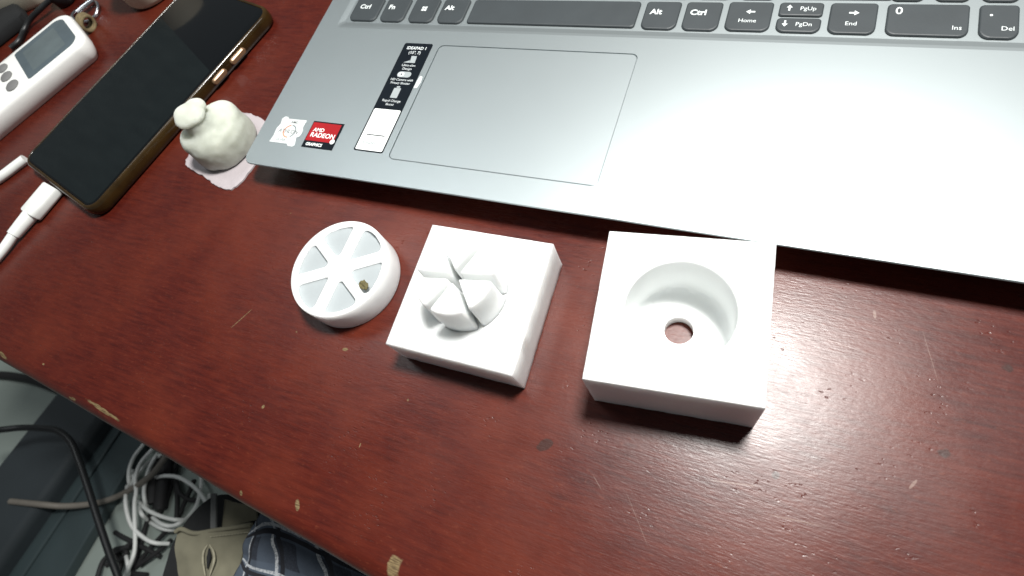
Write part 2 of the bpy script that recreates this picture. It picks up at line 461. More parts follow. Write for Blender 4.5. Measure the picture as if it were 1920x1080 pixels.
def key(x0, y0, x1, y1, smile=True, r=1.5):
    rb = 3.0 if smile else r
    def lp(ins, z, bulge):
        L = rrect(x0 + ins, y0 + ins, x1 - ins, y1 - ins, max(0.4, r - ins * .3), 5, z, rb)
        out = []
        for (x, y, zz) in L:
            if smile and y < (y0 + y1) / 2:
                t = (x - (x0 + x1) / 2) / ((x1 - x0) / 2); y -= bulge * (1 - t * t) * (1 - (y - y0) / ((y1 - y0) / 2))
            out.append((x, y, zz))
        return out
    b = 1.0 if smile else 0.0
    v, f = loft([lp(0, 14.0, b), lp(0, 15.0, b), lp(0.25, 15.35, b), lp(0.6, 15.5, b)])
    o = make("key", v, f, M_key, lap); return o
ZK = 15.53
def leg(k, s, x, y, size, **kw): return text(s, x, y, ZK, size, M_print, k, **kw)
KB, KT = 101.6, 118.0
k = key(19.3, KB, 37.8, KT); leg(k, "Ctrl", 23.5, 111.2, 4.4, align='LEFT', bold=0.03)
k = key(40.2, KB, 56.0, KT); leg(k, "Fn", 43.2, 111.2, 4.4, align='LEFT', bold=0.03)
k = key(58.8, KB, 74.6, KT)
for dx in (-1.55, 0.15):
    for dy in (-1.55, 0.15):
        flat("legend", [(66.7 + dx, 110.5 + dy), (66.7 + dx + 1.4, 110.5 + dy), (66.7 + dx + 1.4, 110.5 + dy + 1.4), (66.7 + dx, 110.5 + dy + 1.4)], 15.49, M_print, k, 0.04)
k = key(77.2, KB, 93.0, KT); leg(k, "Alt", 79.7, 111.4, 4.4, align='LEFT', bold=0.03)
k = key(95.6, KB, 184.6, KT, smile=False, r=1.6)
k = key(187.4, KB, 203.6, KT); leg(k, "Alt", 190.2, 111.2, 4.4, align='LEFT', bold=0.03)
k = key(206.0, KB, 222.0, KT); leg(k, "Ctrl", 208.4, 111.2, 4.4, align='LEFT', bold=0.03)
def arrow(k, x, y, a, s=1.0):
    P = [(-1.9, -.42), (0.1, -.42), (0.1, -1.35), (1.9, 0), (0.1, 1.35), (0.1, .42), (-1.9, .42)]
    c, n_ = math.cos(a), math.sin(a)
    flat("legend", [(x + s * (px * c - py * n_), y + s * (px * n_ + py * c)) for px, py in P], 15.49, M_print, k, 0.04)
k = key(224.6, KB + .4, 243.2, KT + .4); arrow(k, 234.2, 112.3, math.pi); leg(k, "Home", 233.6, 107.0, 3.0)
k = key(245.6, 110.7, 263.0, KT + .4, smile=False); arrow(k, 249.6, 115.0, math.pi / 2, .9); leg(k, "PgUp", 257.0, 114.6, 3.0)
k = key(245.6, KB + .4, 263.0, 109.4); arrow(k, 249.0, 105.9, -math.pi / 2, .9); leg(k, "PgDn", 256.4, 105.6, 3.0)
k = key(265.6, KB + .4, 283.2, KT + .4); arrow(k, 274.6, 112.6, 0); leg(k, "End", 274.0, 106.6, 3.0)
k = key(286.6, KB + .2, 314.6, KT + .2); leg(k, "0", 290.6, 114.0, 5.4, bold=0.01); leg(k, "Ins", 310.6, 105.6, 3.0)
k = key(317.8, KB + .2, 330.4, KT + .2); leg(k, ".", 321.4, 114.2, 6.5, bold=0.02); leg(k, "Del", 326.8, 105.8, 3.0)
k = key(333.6, KB + .2, 345.2, KT + 18.9)
x = 19.3
for w_ in [40.0] + [16.2] * 10 + [42.0]:                       # the row above, just past the picture's upper edge
    key(x, 120.9, x + w_, 137.0, smile=w_ < 20); x += w_ + 2.25
for x in (286.6, 302.0, 317.8):
    key(x, 120.9, x + 13.0, 137.0)

def poly_rr(x0, y0, x1, y1, r): return [(p[0], p[1]) for p in rrect(x0, y0, x1, y1, r, 4)]
# long feature sticker
SZ = 15.02
st = flat("feature_sticker", poly_rr(64.8, 16.4, 82.3, 86.3, 1.2), SZ, M_stick_black, lap, 0.08)
flat("sticker_panel", poly_rr(65.6, 17.2, 81.6, 42.4, 0.8), SZ + .08, M_stick_white, st, 0.03)
Z1 = SZ + .10; Z2 = SZ + .13
text("IDEAPAD 1", 73.5, 82.9, Z1, 2.75, M_stick_lite, st, "print", bold=0.02, sx=.92)
text("(15\", 7)", 73.5, 79.8, Z1, 2.6, M_stick_lite, st, "print", bold=0.01, sx=.95)
flat("print", [(73.3, 73.0), (76.4, 73.0), (75.9, 77.6), (72.6, 77.6)], SZ + .08, M_stick_grey, st, 0.02)
flat("print", [(69.3, 73.0), (73.2, 73.0), (72.9, 74.6)], SZ + .08, M_stick_grey, st, 0.02)
text("Ultra-slim", 73.5, 71.2, Z1, 2.1, M_stick_lite, st, "print")
text("Design", 73.5, 68.9, Z1, 2.1, M_stick_lite, st, "print")
flat("print", poly_rr(69.2, 63.3, 77.6, 67.0, 1.8), SZ + .08, M_stick_grey, st, 0.02)
flat("print", poly_rr(69.8, 63.8, 73.4, 66.5, 1.3), SZ + .10, M_stick_lite, st, 0.02)
flat("print", poly_rr(71.2, 64.7, 72.2, 65.7, .4), SZ + .12, M_stick_black, st, 0.015)
text("HD Camera with", 73.5, 61.6, Z1, 2.05, M_stick_lite, st, "print", sx=.95)
text("Privacy Shutter", 73.5, 59.4, Z1, 2.05, M_stick_lite, st, "print", sx=.95)
flat("print", poly_rr(71.4, 49.8, 75.6, 56.2, .5), SZ + .08, M_stick_grey, st, 0.02)
flat("print", poly_rr(72.6, 56.4, 74.6, 57.4, .2), SZ + .08, M_stick_grey, st, 0.02)
text("Rapid Charge", 73.3, 47.9, Z1, 2.05, M_stick_lite, st, "print")
text("Boost", 73.3, 45.6, Z1, 2.05, M_stick_lite, st, "print")
flat("print", [(68.2, 26.0), (79.2, 26.0), (79.2, 26.7), (68.2, 26.7)], SZ + .11, M_inkdark, st, 0.02)
text("eSupport", 73.6, 21.8, Z2, 3.0, M_stick_rim, st, "print", bold=0.012)
flat("glue_residue", [(82.6, 57.0), (84.4, 57.2), (85.2, 61), (84.8, 64.5), (83.2, 65.0), (82.7, 62)], SZ, M_foil, lap, 0.05)
# processor sticker, white and frayed
rnd = random.Random(11)
P = [(11.0, 30.0), (12.5, 31.6), (14.6, 31.4), (15.2, 30.4), (21, 30.4), (27.6, 30.6), (27.5, 26), (28.6, 23.4), (28.4, 20.4), (26.6, 19.2), (27.6, 16.5), (28.0, 14.6), (27.0, 13.6), (23.8, 13.6), (23.0, 14.9), (17, 14.9), (10.6, 14.8), (11.2, 19), (10.7, 23.6), (11.8, 26.6)]
pst = flat("processor_sticker", P, SZ, M_foil, lap, 0.08)
text("AMD", 20.6, 28.4, Z1, 2.2, M_inkdark, pst, "print", bold=0.01)
def ring(cx, cy, r0, r1, a0, a1, n=28):
    A = [math.radians(a0 + (a1 - a0) * i / n) for i in range(n + 1)]
    return [(cx + r1 * math.cos(a), cy + r1 * math.sin(a)) for a in A] + [(cx + r0 * math.cos(a), cy + r0 * math.sin(a)) for a in reversed(A)]
flat("print", ring(20.2, 22.6, 3.4, 4.1, 100, 280), SZ + .08, M_orange, pst, 0.02)
flat("print", ring(20.2, 22.6, 3.5, 4.1, -60, 90), SZ + .08, M_stick_rim, pst, 0.02)
text("ATHLON", 19.6, 22.4, Z1 + .01, 3.5, M_inkdark, pst, "print", sx=.92)
text("SILVER", 17.4, 16.9, Z1, 2.1, M_stick_rim, pst, "print")
# graphics sticker
gst = flat("graphics_sticker", [(32.6, 14.3), (52.5, 14.3), (52.4, 30.8), (32.5, 30.8)], SZ, M_stick_black, lap, 0.08)
flat("sticker_panel", [(32.9, 18.6), (51.0, 18.6), (51.0, 30.0), (32.9, 30.0)], SZ + .08, M_stick_red, gst, 0.02)
text("AMD", 35.0, 25.4, Z2, 3.2, M_stick_white, gst, "print", align='LEFT', bold=0.015)
text("RADEON", 34.6, 22.2, Z2, 3.9, M_stick_white, gst, "print", align='LEFT', bold=0.015, sx=.98)
text("GRAPHICS", 34.6, 16.4, Z1, 2.5, M_stick_white, gst, "print", align='LEFT', bold=0.03, sx=.9)
flat("highlight_flake", ring(50.2, 19.4, 0.0, 1.5, 0, 360, 14)[:15], SZ + .11, M_foil, gst, 0.02)  # flake with its bright highlight painted as a pale disc

# ------------------------------------------------------------------ printed wheel
N = 120
whl = thing("printed_wheel", "round white plastic wheel with six wedge pockets", "wheel", (86.3, -45.0, 0), math.radians(-2))
RW, HW = 24.05, 14.6
def circ(r, z, n=N, cx=0, cy=0): return [(cx + r * math.cos(2 * math.pi * i / n), cy + r * math.sin(2 * math.pi * i / n), z) for i in range(n)]
def rounded_poly(P, rads, z, k=5):
    out = []; n = len(P)
    for i in range(n):
        p = Vector(P[i]); a = (Vector(P[i - 1]) - p).normalized(); b = (Vector(P[(i + 1) % n]) - p).normalized()
        r = rads[i]
        if r <= 0: out.append((p.x, p.y, z)); continue
        half = math.acos(max(-1, min(1, a.dot(b)))) / 2
        t = r / math.tan(half); c = p + (a + b).normalized() * (r / math.sin(half))
        s = p + a * t - c; e = p + b * t - c
        a0 = math.atan2(s.y, s.x); da = math.atan2(e.y, e.x) - a0
        while da > math.pi: da -= 2 * math.pi
        while da < -math.pi: da += 2 * math.pi
        for j in range(k + 1):
            g = a0 + da * j / k; out.append((c.x + r * math.cos(g), c.y + r * math.sin(g), z))
    return out
def wedge(ang, ri, ro, gap, z, rin=1.2, rout=2.4, ins=0.0):
    """rounded wedge: straight sides gap/2 off the spoke lines, outer arc of radius ro"""
    g = gap / 2 + ins; ro = ro - ins
    a = math.radians(30)
    s = g / math.sin(a)
    ri = max(ri + ins, s)
    arc0 = a - math.asin(g / ro)
    P = [(ri if ri > s else s, 0)] if ri <= s + 0.01 else None
    y_in = math.tan(a) * ri - g / math.cos(a)
    P = [(ri, y_in), (ri, -y_in)] if y_in > 0.3 else [(s, 0.0)]
    R_ = [rin] * len(P)
    P.append((ro * math.cos(arc0), -ro * math.sin(arc0))); R_.append(rout)
    for t in (-0.5, 0, 0.5):
        P.append((ro * math.cos(arc0 * t), ro * math.sin(arc0 * t))); R_.append(0)
    P.append((ro * math.cos(arc0), ro * math.sin(arc0))); R_.append(rout)
    L = rounded_poly(P, R_, z)
    c, s_ = math.cos(math.radians(ang)), math.sin(math.radians(ang))
    return [(x * c - y * s_, x * s_ + y * c, zz) for x, y, zz in L]
parts = [loft([circ(RW - .5, 0), circ(RW, .5), circ(RW, HW - .5), circ(RW - .2, HW - .12), circ(RW - .6, HW)], True, False)]
hol = [wedge(60 * i, 0.0, 22.1, 4.1, HW, 2.0, 2.2) for i in range(6)]
parts.append(fill_holes(circ(RW - .6, HW), hol))
DEP = 12.0
for i in range(6):
    parts.append(wall(hol[i], zl(hol[i], 1.0))); parts.append((zl(hol[i], 1.0), [tuple(range(len(hol[i])))]))
v, f = merge(parts)
o = weld(make("wheel_body", v, f, M_white, whl, smooth=True, angle=35), 2e-7)
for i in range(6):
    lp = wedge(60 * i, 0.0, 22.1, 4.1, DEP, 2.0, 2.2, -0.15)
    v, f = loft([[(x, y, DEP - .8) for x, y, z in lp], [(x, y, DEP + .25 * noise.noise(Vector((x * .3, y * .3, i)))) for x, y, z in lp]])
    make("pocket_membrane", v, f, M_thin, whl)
# dry crumb caught in one pocket
bm = bmesh.new(); bmesh.ops.create_icosphere(bm, subdivisions=3, radius=1.0)
for vv in bm.verts:
    k_ = 1 + 0.5 * noise.noise(vv.co * 1.7); vv.co = Vector((vv.co.x * 2.7 * k_, vv.co.y * 1.7 * k_, vv.co.z * 1.0 * k_))
me = bpy.data.meshes.new("crumb"); bm.to_mesh(me); bm.free(); me.materials.append(M_crumb)
for vv in me.vertices: vv.co = vv.co * MM
crumb = link(bpy.data.objects.new("crumb", me))
pc = U(681.5, 534, HW + .4); crumb.location = pc * MM; crumb.rotation_euler = (0, 0, 2.6)
tag(crumb, "small olive brown crumb caught on the white wheel's pocket rim", "crumb")

# ------------------------------------------------------------------ peg mould block
blkA = thing("peg_mould", "white square block with six wedge pegs standing in a ring", "mould", (155.2, -45.4, 0), 0.018)
def sq_loop(s, z, n=N, jit=0.0, seed=0):
    out = []
    for i in range(n):
        a = 2 * math.pi * i / n; c, s_ = math.cos(a), math.sin(a); t = (s / 2) / max(abs(c), abs(s_))
        out.append((c * t, s_ * t, z))
    return out
def rag(loop, amt, seed):
    return [(x + amt * noise.noise(Vector((x * .35, y * .35, z * .7 + seed))), y + amt * noise.noise(Vector((y * .35, x * .35, z * .7 + seed + 9))), z) for x, y, z in loop]
HA = 20.0; SA = 55.2
loops = [rag(sq_loop(SA - .3, 0), .15, 1), rag(sq_loop(SA, .4), .2, 2), rag(sq_loop(SA, 3), .15, 3), rag(sq_loop(SA, 10), .12, 4), rag(sq_loop(SA, HA - .5), .12, 5), sq_loop(SA - .35, HA - .12), sq_loop(SA - .9, HA)]
v, f = loft(loops); make("block_base", v, f, M_white, blkA, smooth=True, angle=30)
RP = 15.7; HP = 37.8
for i in range(6):
    ang = 38 + 60 * i
    hi = HP + (0.5 if i in (1, 2) else 0)
    def wl(z, ins): return wedge(ang, 0.0, RP, 2.3, z, 0.35, 1.0, ins)
    fr = 0.8
    L = [wl(HA - .2, -0.6), wl(HA + .8, -0.35), wl(HA + 8, -0.1), wl(hi - 1.6, 0.0), wl(hi - .7, .15), wl(hi - .2, .45), wl(hi, .9)]
    v, f = loft(L)
    make("wedge_peg", v, f, M_white, blkA, smooth=True, angle=32)
# lump of stray plastic at the foot of the pegs
# ------------------------------------------------------------------ cavity mould block
HB = 32.4; SB = 55.7; ZF = 6.0; RC = 18.1; RH = 5.3
def cc(r, z, k): return circ(r, z, N, -0.5 * k, 2.3 * k)
loops = [cc(RH, 0.0, 1.05), cc(RH, ZF - .3, 1), cc(RH + .4, ZF, 1), cc(RC - 3.6, ZF, .8), cc(RC - 2.0, ZF + .5, .75), cc(RC - .8, ZF + 1.7, .7), cc(RC - .2, ZF + 3.6, .6), cc(RC - .1, ZF + 8, .4), circ(RC, HB - .5), circ(RC + .45, HB),
         sq_loop(SB - .9, HB), sq_loop(SB - .3, HB - .15), rag(sq_loop(SB, HB - .6), .10, 7), rag(sq_loop(SB, HB - 6), .12, 8), rag(sq_loop(SB, 12), .12, 9), rag(sq_loop(SB, 3), .12, 11), rag(sq_loop(SB, .4), .15, 12), sq_loop(SB - .4, 0)]
loops = [rag(l, .06, 20) if l[0][2] > 1 else l for l in loops]
v, f = loft(loops, closed=True)
blkB = make("cavity_mould", v, f, M_white2, smooth=True, angle=30)
blkB.location = (236.1 * MM, -39.1 * MM, 0); blkB.rotation_euler = (0, 0, 0.099)
tag(blkB, "white square block with a round cavity and a drilled centre hole", "mould")

# ------------------------------------------------------------------ cast resin lump
bl = thing("resin_cast", "cloudy white cast lump with a knob on a ragged thin base", "casting")
def ico(c, rad, sub=4, rot=None):
    bm = bmesh.new(); bmesh.ops.create_icosphere(bm, subdivisions=sub, radius=1.0)
    Rm = rot.to_matrix() if rot else Matrix.Identity(3)
    V = [Vector(c) + Rm @ Vector((v.co.x * rad[0], v.co.y * rad[1], v.co.z * rad[2])) for v in bm.verts]
    bm.verts.index_update(); F = [tuple(v.index for v in f.verts) for f in bm.faces]; bm.free(); return V, F
from mathutils import Euler
def remeshed(name, parts, mat, parent, vox, smooth_it=8, disp=0.0):
    v, f = merge(parts); o = make(name, v, f, mat, parent)
    md = o.modifiers.new("r", 'REMESH'); md.mode = 'VOXEL'; md.voxel_size = vox * MM
    sm = o.modifiers.new("s", 'SMOOTH'); sm.factor = 0.5; sm.iterations = smooth_it
    dg = bpy.context.evaluated_depsgraph_get(); dg.update()
    me = bpy.data.meshes.new_from_object(o.evaluated_get(dg)); o.modifiers.clear(); o.data = me
    for vv in me.vertices:
        if disp: vv.co += vv.normal * (disp * MM * (noise.noise(vv.co * 90) + .5 * noise.noise(vv.co * 260)))
    for p_ in me.polygons: p_.use_smooth = True
    me.materials.clear(); me.materials.append(mat); return o
b0 = U(433, 274, 0)                                    # foot of the lump
vx = Vector((0.40, 0.917, 0)); vy = Vector((-0.917, 0.40, 0))   # across the view, away from it
def BP(a, d, z): return b0 + vx * a + vy * d + Vector((0, 0, z))
def drum(c, prof_): return loft([[(c.x + r * math.cos(t * math.pi / 24), c.y + r * math.sin(t * math.pi / 24), z) for t in range(48)] for r, z in prof_])
body = [drum(b0, ((16.5, 0.3), (18.8, 2), (19.2, 8), (18.6, 14), (16.0, 18.5), (11.0, 21.5), (5, 22.6))), ico(BP(6, -1, 16), (12.5, 13, 8.5)), ico(BP(-8, 2, 15), (10.5, 11, 8)),
        drum(BP(-2, 0, 0), ((9, 16), (8.4, 21), (7.4, 25), (6.5, 28)))]
remeshed("cast_body", body, M_wax, bl, 0.9, 8, 0.6)
kr_ = Euler((0.10, 0.22, 0.3))
knob = [ico(BP(-2, 0, 29.6), (8.6, 7.4, 3.4), rot=kr_), ico(BP(-5.5, -1, 29.3), (6.0, 5.2, 2.8), rot=kr_), ico(BP(3.4, 2, 29.4), (5.8, 5.2, 3.2), rot=kr_)]
remeshed("cast_knob", knob, M_wax, bl, 0.7, 6, 0.25)
edge_px = [(355.6, 290), (349.3, 309), (366.7, 322), (391, 336.7), (404, 348), (426.7, 355.6), (442, 351), (455.6, 337.8), (476.7, 311), (492, 275), (499, 245), (495.6, 226.7), (477.8, 216.7), (459, 212), (400, 215), (360, 240)]
E_ = crom([U(x, y, 0.6) for x, y in edge_px + edge_px[:1]], 6)[:-1]
E_ = [p + Vector((noise.noise(p * .5) * .9, noise.noise(p * .5 + Vector((7, 0, 0))) * .9, 0)) for p in E_]
cen = sum(E_, Vector()) / len(E_)
def insl(t, z, nz=0.0): return [tuple((cen + (p - cen) * t) * 1.0 + Vector((0, 0, z - 0.6 + nz * noise.noise(p * .3)))) for p in E_]
v, f = loft([insl(1.0, 0.1), insl(1.0, 1.1, .3), insl(.97, 1.3, .4), insl(.85, 0.9, .2), insl(.6, 0.9)])
make("base_flash", v, f, M_flash, bl, smooth=True, angle=50)

# ------------------------------------------------------------------ phone
PA = math.radians(74.6)
pu = Vector((math.cos(PA), math.sin(PA), 0)); pn = Vector((pu.y, -pu.x, 0))
pcx = pn * (-127.6) + pu * 14.5
phone = thing("phone", "black smartphone in an amber clear case lying face up", "phone", (pcx.x, pcx.y, 0), PA - math.pi / 2)
PW, PL, PH = 93.0, 167.0, 9.0
def pr(ins, z, r=9.0): return rrect(-PW / 2 + ins, -PL / 2 + ins, PW / 2 - ins, PL / 2 - ins, max(.5, r - ins), 7, z)
outer = [pr(3.0, 0, 10), pr(1.2, .5, 10), pr(.3, 1.8, 10), pr(0, 4.0, 10), pr(.2, 6.5, 10), pr(.7, 8.4, 10), pr(1.3, 9.0, 10), pr(2.2, 9.2, 10), pr(2.7, 8.9, 10), pr(2.8, 7.0, 10)]
v, f = loft(outer, True, True); make("case", v, f, M_case, phone, smooth=True, angle=60)
v, f = loft([pr(2.85, 7.05), pr(2.85, 8.6), pr(3.1, 8.95), pr(3.6, 9.05)]); make("screen", v, f, M_glass, phone, smooth=True, angle=25)
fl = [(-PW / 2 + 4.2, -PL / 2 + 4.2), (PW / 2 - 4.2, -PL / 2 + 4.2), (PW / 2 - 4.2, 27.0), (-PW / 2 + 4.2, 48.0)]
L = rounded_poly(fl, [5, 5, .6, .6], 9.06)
v, f = loft([L, zl(L, 9.12)]); make("screen_reflection", v, f, M_reflect, phone)  # sheet added to stand for the reflection on the lower screen
def side_button(y0, y1):
    v, f = loft([[(PW / 2 - .6, y, z) for (z, y, _) in rrect(3.2, y0, 7.0, y1, 1.8, 5)], [(PW / 2 + 1.0, y, z) for (z, y, _) in rrect(3.2, y0, 7.0, y1, 1.8, 5)], [(PW / 2 + 1.7, y, z) for (z, y, _) in rrect(3.8, y0 + .6, 6.4, y1 - .6, 1.3, 5)]])
    make("side_button", v, f, M_btn, phone, smooth=True, angle=40)
side_button(22, 34); side_button(39, 52)
# charging plug and cord
plug_a = U(101, 351, 4.5); plug_b = U(57, 403, 4.5)
pdv = (plug_b - plug_a).normalized(); pside = Vector((-pdv.y, pdv.x, 0))
cab = thing("charging_cable", "white charging cable plugged into the black phone", "cable")
def boxl(p, w2, h2, r): return [tuple(p + pside * a + Vector((0, 0, b))) for a, b, _ in rrect(-w2, -h2, w2, h2, r, 4)]
ends = [(plug_a + pdv * 0.2, .93), (plug_a + pdv * 1.0, 1.0), (plug_b - pdv * .8, 1.0), (plug_b, .92)]
v, f = loft([boxl(p, 7.3 * s, 3.8 * s, 2.6) for p, s in ends]); make("plug_shell", v, f, M_cable_w, cab, smooth=True, angle=50)
t1 = plug_b + pdv * 15
v, f = tube([plug_b, plug_b + pdv * 7, t1], [4.3, 4.0, 3.6], 14, 4); make("strain_relief", v, f, M_cable_w, cab, smooth=True, angle=50)
v, f = tube([t1, t1 + pdv * 14 + Vector((0, 0, -.9)), t1 + pdv * 40 + Vector((-4, 0, -1.6)), t1 + pdv * 90 + Vector((-20, 6, -1.6))], 2.8, 12, 8); make("cord", v, f, M_cable_w, cab, smooth=True, angle=60)
c0 = U(43, 301, 3.2); c1 = U(0, 333, 3.2); dv = (c1 - c0)
v, f = tube([c0 - dv * .1, c0 + dv * .3, c0 + dv, c0 + dv * 2 + Vector((-3, 0, 0)), c0 + dv * 3.5], 3.0, 12, 6)
o = make("loose_cord", v, f, M_cable_w, smooth=True, angle=60); tag(o, "white cord end emerging at the phone's far left corner", "cord")

# ------------------------------------------------------------------ remote control
RA = math.radians(61.5)
ru = Vector((math.cos(RA), math.sin(RA), 0)); rn_ = Vector((ru.y, -ru.x, 0))
tr = U(172, 66, 16); tl = U(104, 18, 16)
RWd = 56.0
tcen = rn_ * (-205.5 - RWd / 2) + ru * ((tr.dot(ru) + tl.dot(ru)) / 2 + 1.5)
rem = thing("remote_control", "white remote control with a grey display and grey buttons", "remote", (tcen.x, tcen.y, 0), RA - math.pi / 2)
def rl(ins, z, r=12): return rrect(-RWd / 2 + ins, -150, RWd / 2 - ins, 0 - ins * 1.3, max(2, r - ins), 8, z)
v, f = loft([rl(5.5, 0, 9), rl(4.4, .6, 9), rl(2.4, 4, 10), rl(1.0, 8, 11), rl(0.6, 13.0), rl(1.2, 14.8), rl(2.2, 15.7), rl(3.4, 16.0)])
make("remote_shell", v, f, M_remote, rem, smooth=True, angle=40)
scr = rounded_poly([(-21.5, -49), (21.0, -49), (21.5, -6.0), (-21.5, -6.0)], [2.5, 2.5, 8, 8], 15.95, 7)
v, f = loft([scr, zl(scr, 16.15)]); dsp = make("display", v, f, M_lcd, rem)
scr2 = rrect(-15.5, -43, 15.5, -15, 1.0, 3, 16.14)
v, f = loft([scr2, zl(scr2, 16.2)]); make("display_window", v, f, M_lcd2, dsp)
for bx, by, br in ((13.0, -60.5, 5.6), (-2.5, -61, 5.2), (-15.5, -60.5, 4.6), (13.0, -78, 4.6), (-2, -78, 4.6), (-15, -78, 4.6), (0, -96, 5)):
    e = [(bx + br * 1.0 * math.cos(t * math.pi / 12), by + br * .86 * math.sin(t * math.pi / 12), 15.9) for t in range(24)]
    e2 = [(bx + br * .85 * math.cos(t * math.pi / 12), by + br * .72 * math.sin(t * math.pi / 12), 17.2) for t in range(24)]
    v, f = loft([e, zl(e, 16.8), e2]); make("button", v, f, M_rbtn, rem, smooth=True, angle=50)

# ------------------------------------------------------------------ clutter behind the remote
cx = U(28, -14, 14)
cb = rrect(-34, -50, 34, 50, 12, 6)
v, f = loft([zl(rrect(-32, -48, 32, 48, 11, 6), 0), zl(cb, 3), zl(cb, 34), zl(rrect(-31, -47, 31, 47, 10, 6), 38)])
o = make("cream_case", v, f, M_cream, smooth=True, angle=45)
q0 = U(33, 52, 0); o.location = ((q0.x - 34) * MM, (q0.y + 56) * MM, 0); o.rotation_euler = (0, 0, math.radians(28))
tag(o, "cream plastic case at the top left corner behind the remote", "case")
v, f = tube([U(112, -8, 8), U(92, 2, 8), U(72, 20, 7), U(55, 38, 5), U(45, 57, 3), U(36, 76, 3), U(20, 90, 3)], 2.0, 10, 6)
o = make("thin_black_cord", v, f, M_black, smooth=True, angle=60); tag(o, "thin black cord curving between cream case and white remote", "cord")
pk = U(12, 66, 0)
v, f = loft([[(x, y, z) for x, y, z in rrect(-40, -24, 26, 22, 8, 5, zz)] if 0 else rrect(-40 + i, -24 + i, 26 - i, 22 - i, 8, 5, zz) for i, zz in ((1.5, 0), (0, 1.5), (0, 8), (2, 10))])
o = make("black_slab", v, f, M_darkcloth, smooth=True, angle=50)  # flat black slab with rounded corners
pk = U(2, 58, 0); o.location = (pk.x * MM, (pk.y) * MM, 0); o.rotation_euler = (0, 0, math.radians(60))
tag(o, "black slab at the left edge beside the white remote", "slab")
ph = U(122, 6, 8)
v, f = loft([circ(r_0, zz, 24, 0, 0) for r_0, zz in ((7, 0), (9, 1), (9.5, 8), (8.5, 14), (5, 17))])
o = make("black_stopper", v, f, M_black, smooth=True, angle=60); ph = U(118, 16, 0); o.location = (ph.x * MM, (ph.y + 8) * MM, 0)
tag(o, "rounded black plastic stopper at the head of the remote", "stopper")
kr = thing("key_ring", "steel key ring with a tan twine loop behind the remote", "key ring")
kc = U(162, 22, 2.0)
ringp = [kc + Vector((13 * math.cos(a), 10 * math.sin(a), 1.2 * math.sin(2 * a))) for a in [2 * math.pi * i / 40 for i in range(40)]]
v, f = tube(ringp, 1.2, 8, closed=True); make("ring", v, f, M_steel, kr, smooth=True, angle=60)
v, f = tube([U(146, 24, 4), U(160, 12, 4), U(176, 0, 4)], [2.2, 2.2, 2.0], 10, 5); make("key_shank", v, f, M_steel, kr, smooth=True, angle=60)
tw = []
for j in range(4):
    c_ = U(158 + j * 2.6, 40 + j * 1.5, 5)
    tw.append(tube([c_ + Vector((0.5 * math.sin(a), 5.2 * math.cos(a), 5.0 * math.sin(a))) for a in [2 * math.pi * i / 20 for i in range(20)]], 1.3, 8, closed=True))
v, f = merge(tw); make("twine_loop", v, f, M_twine, kr, smooth=True, angle=60)
cu = U(291, 12, 0)
v, f = loft([circ(r_0, zz, 40) for r_0, zz in ((18, 0), (20.5, 1.2), (22, 4), (23, 30), (22, 30.2), (21, 5), (20, 3))])
o = make("cream_cup", v, f, M_cream, smooth=True, angle=50)
vdir = (U(291, -20, 0) - cu).normalized(); o.location = ((cu.x + vdir.x * 20) * MM, (cu.y + vdir.y * 20) * MM, 0)
tag(o, "cream cup just cut off by the top edge behind the phone", "cup")

# ------------------------------------------------------------------ below the desk
pan = thing("board_panel", "dark slate panel of long boards with a raised rail below the desk", "panel")
ZP = -320.0
def strip(name, a0, a1, b0_, b1, z0, z1, mat, r=3.0, k=4, ext=0.45):
    """bar between two photo lines: a0-a1 is its left edge, b0-b1 its right edge, top at z1"""
    A0, A1, B0, B1 = U(*a0, z1), U(*a1, z1), U(*b0_, z1), U(*b1, z1)
    A0, A1 = A0 + (A0 - A1) * ext, A1 + (A1 - A0) * ext; B0, B1 = B0 + (B0 - B1) * ext, B1 + (B1 - B0) * ext
    loops = []
    for P_, Q_ in ((A0, B0), (A1, B1)):
        ax = (Q_ - P_); wdt = ax.length; ax.normalize()
        lp = []
        sec = rrect(0, z0 - z1, wdt, 0, r, 6, 0, 0.5)
        for x, zz, _ in sec: lp.append(tuple(P_ + ax * x + Vector((0, 0, zz))))
        loops.append(lp)
    v, f = loft(loops); return make(name, v, f, mat, pan, smooth=True, angle=35)
strip("rail", (100, 736), (0, 862), (187, 781), (0, 1047), -419, -378, M_rail, 14)
strip("board", (189, 786), (2, 1052), (223, 809), (42, 1080), -419, -404, M_board, 3.0)
strip("board", (226, 810), (45, 1080), (266, 834), (120, 1080), -419, -404, M_board, 3.0)

def cable(name, pxs, z, rad, mat, label, cat="cable", zs=None):
    pts = [U(x, y, (zs[i] if zs else z)) for i, (x, y) in enumerate(pxs)]
    v, f = tube(pts, rad, 12, 8); o = make(name, v, f, mat, smooth=True, angle=60)
    return tag(o, label, cat)
cable("power_cord", [(-60, 812), (0, 806), (40, 802), (80, 803), (108, 808), (132, 828), (148, 865), (164, 912), (184, 975), (204, 1035), (224, 1090), (250, 1180)], -215, 4.0, M_black, "thick black cord bending down across the dark boards",
      zs=[-300, -310, -320, -326, -330, -334, -338, -342, -346, -350, -354, -360])
cable("wall_cord", [(-60, 702), (0, 703), (35, 707), (66, 714), (120, 735)], -413, 6.0, M_rubber, "dark cord on the pale floor under the desk corner")
cable("taupe_cord", [(20, 940), (78, 946), (120, 949), (170, 945), (210, 935), (250, 915), (282, 892), (304, 866), (320, 840)], -270, 3.9, M_greycord, "taupe cord crossing the dark boards toward the white coil",
      zs=[-376, -376, -388, -397, -399, -396, -392, -390, -390])
def z2(x, y): return (230 + x / 4.153, 820 + y / 4.153)
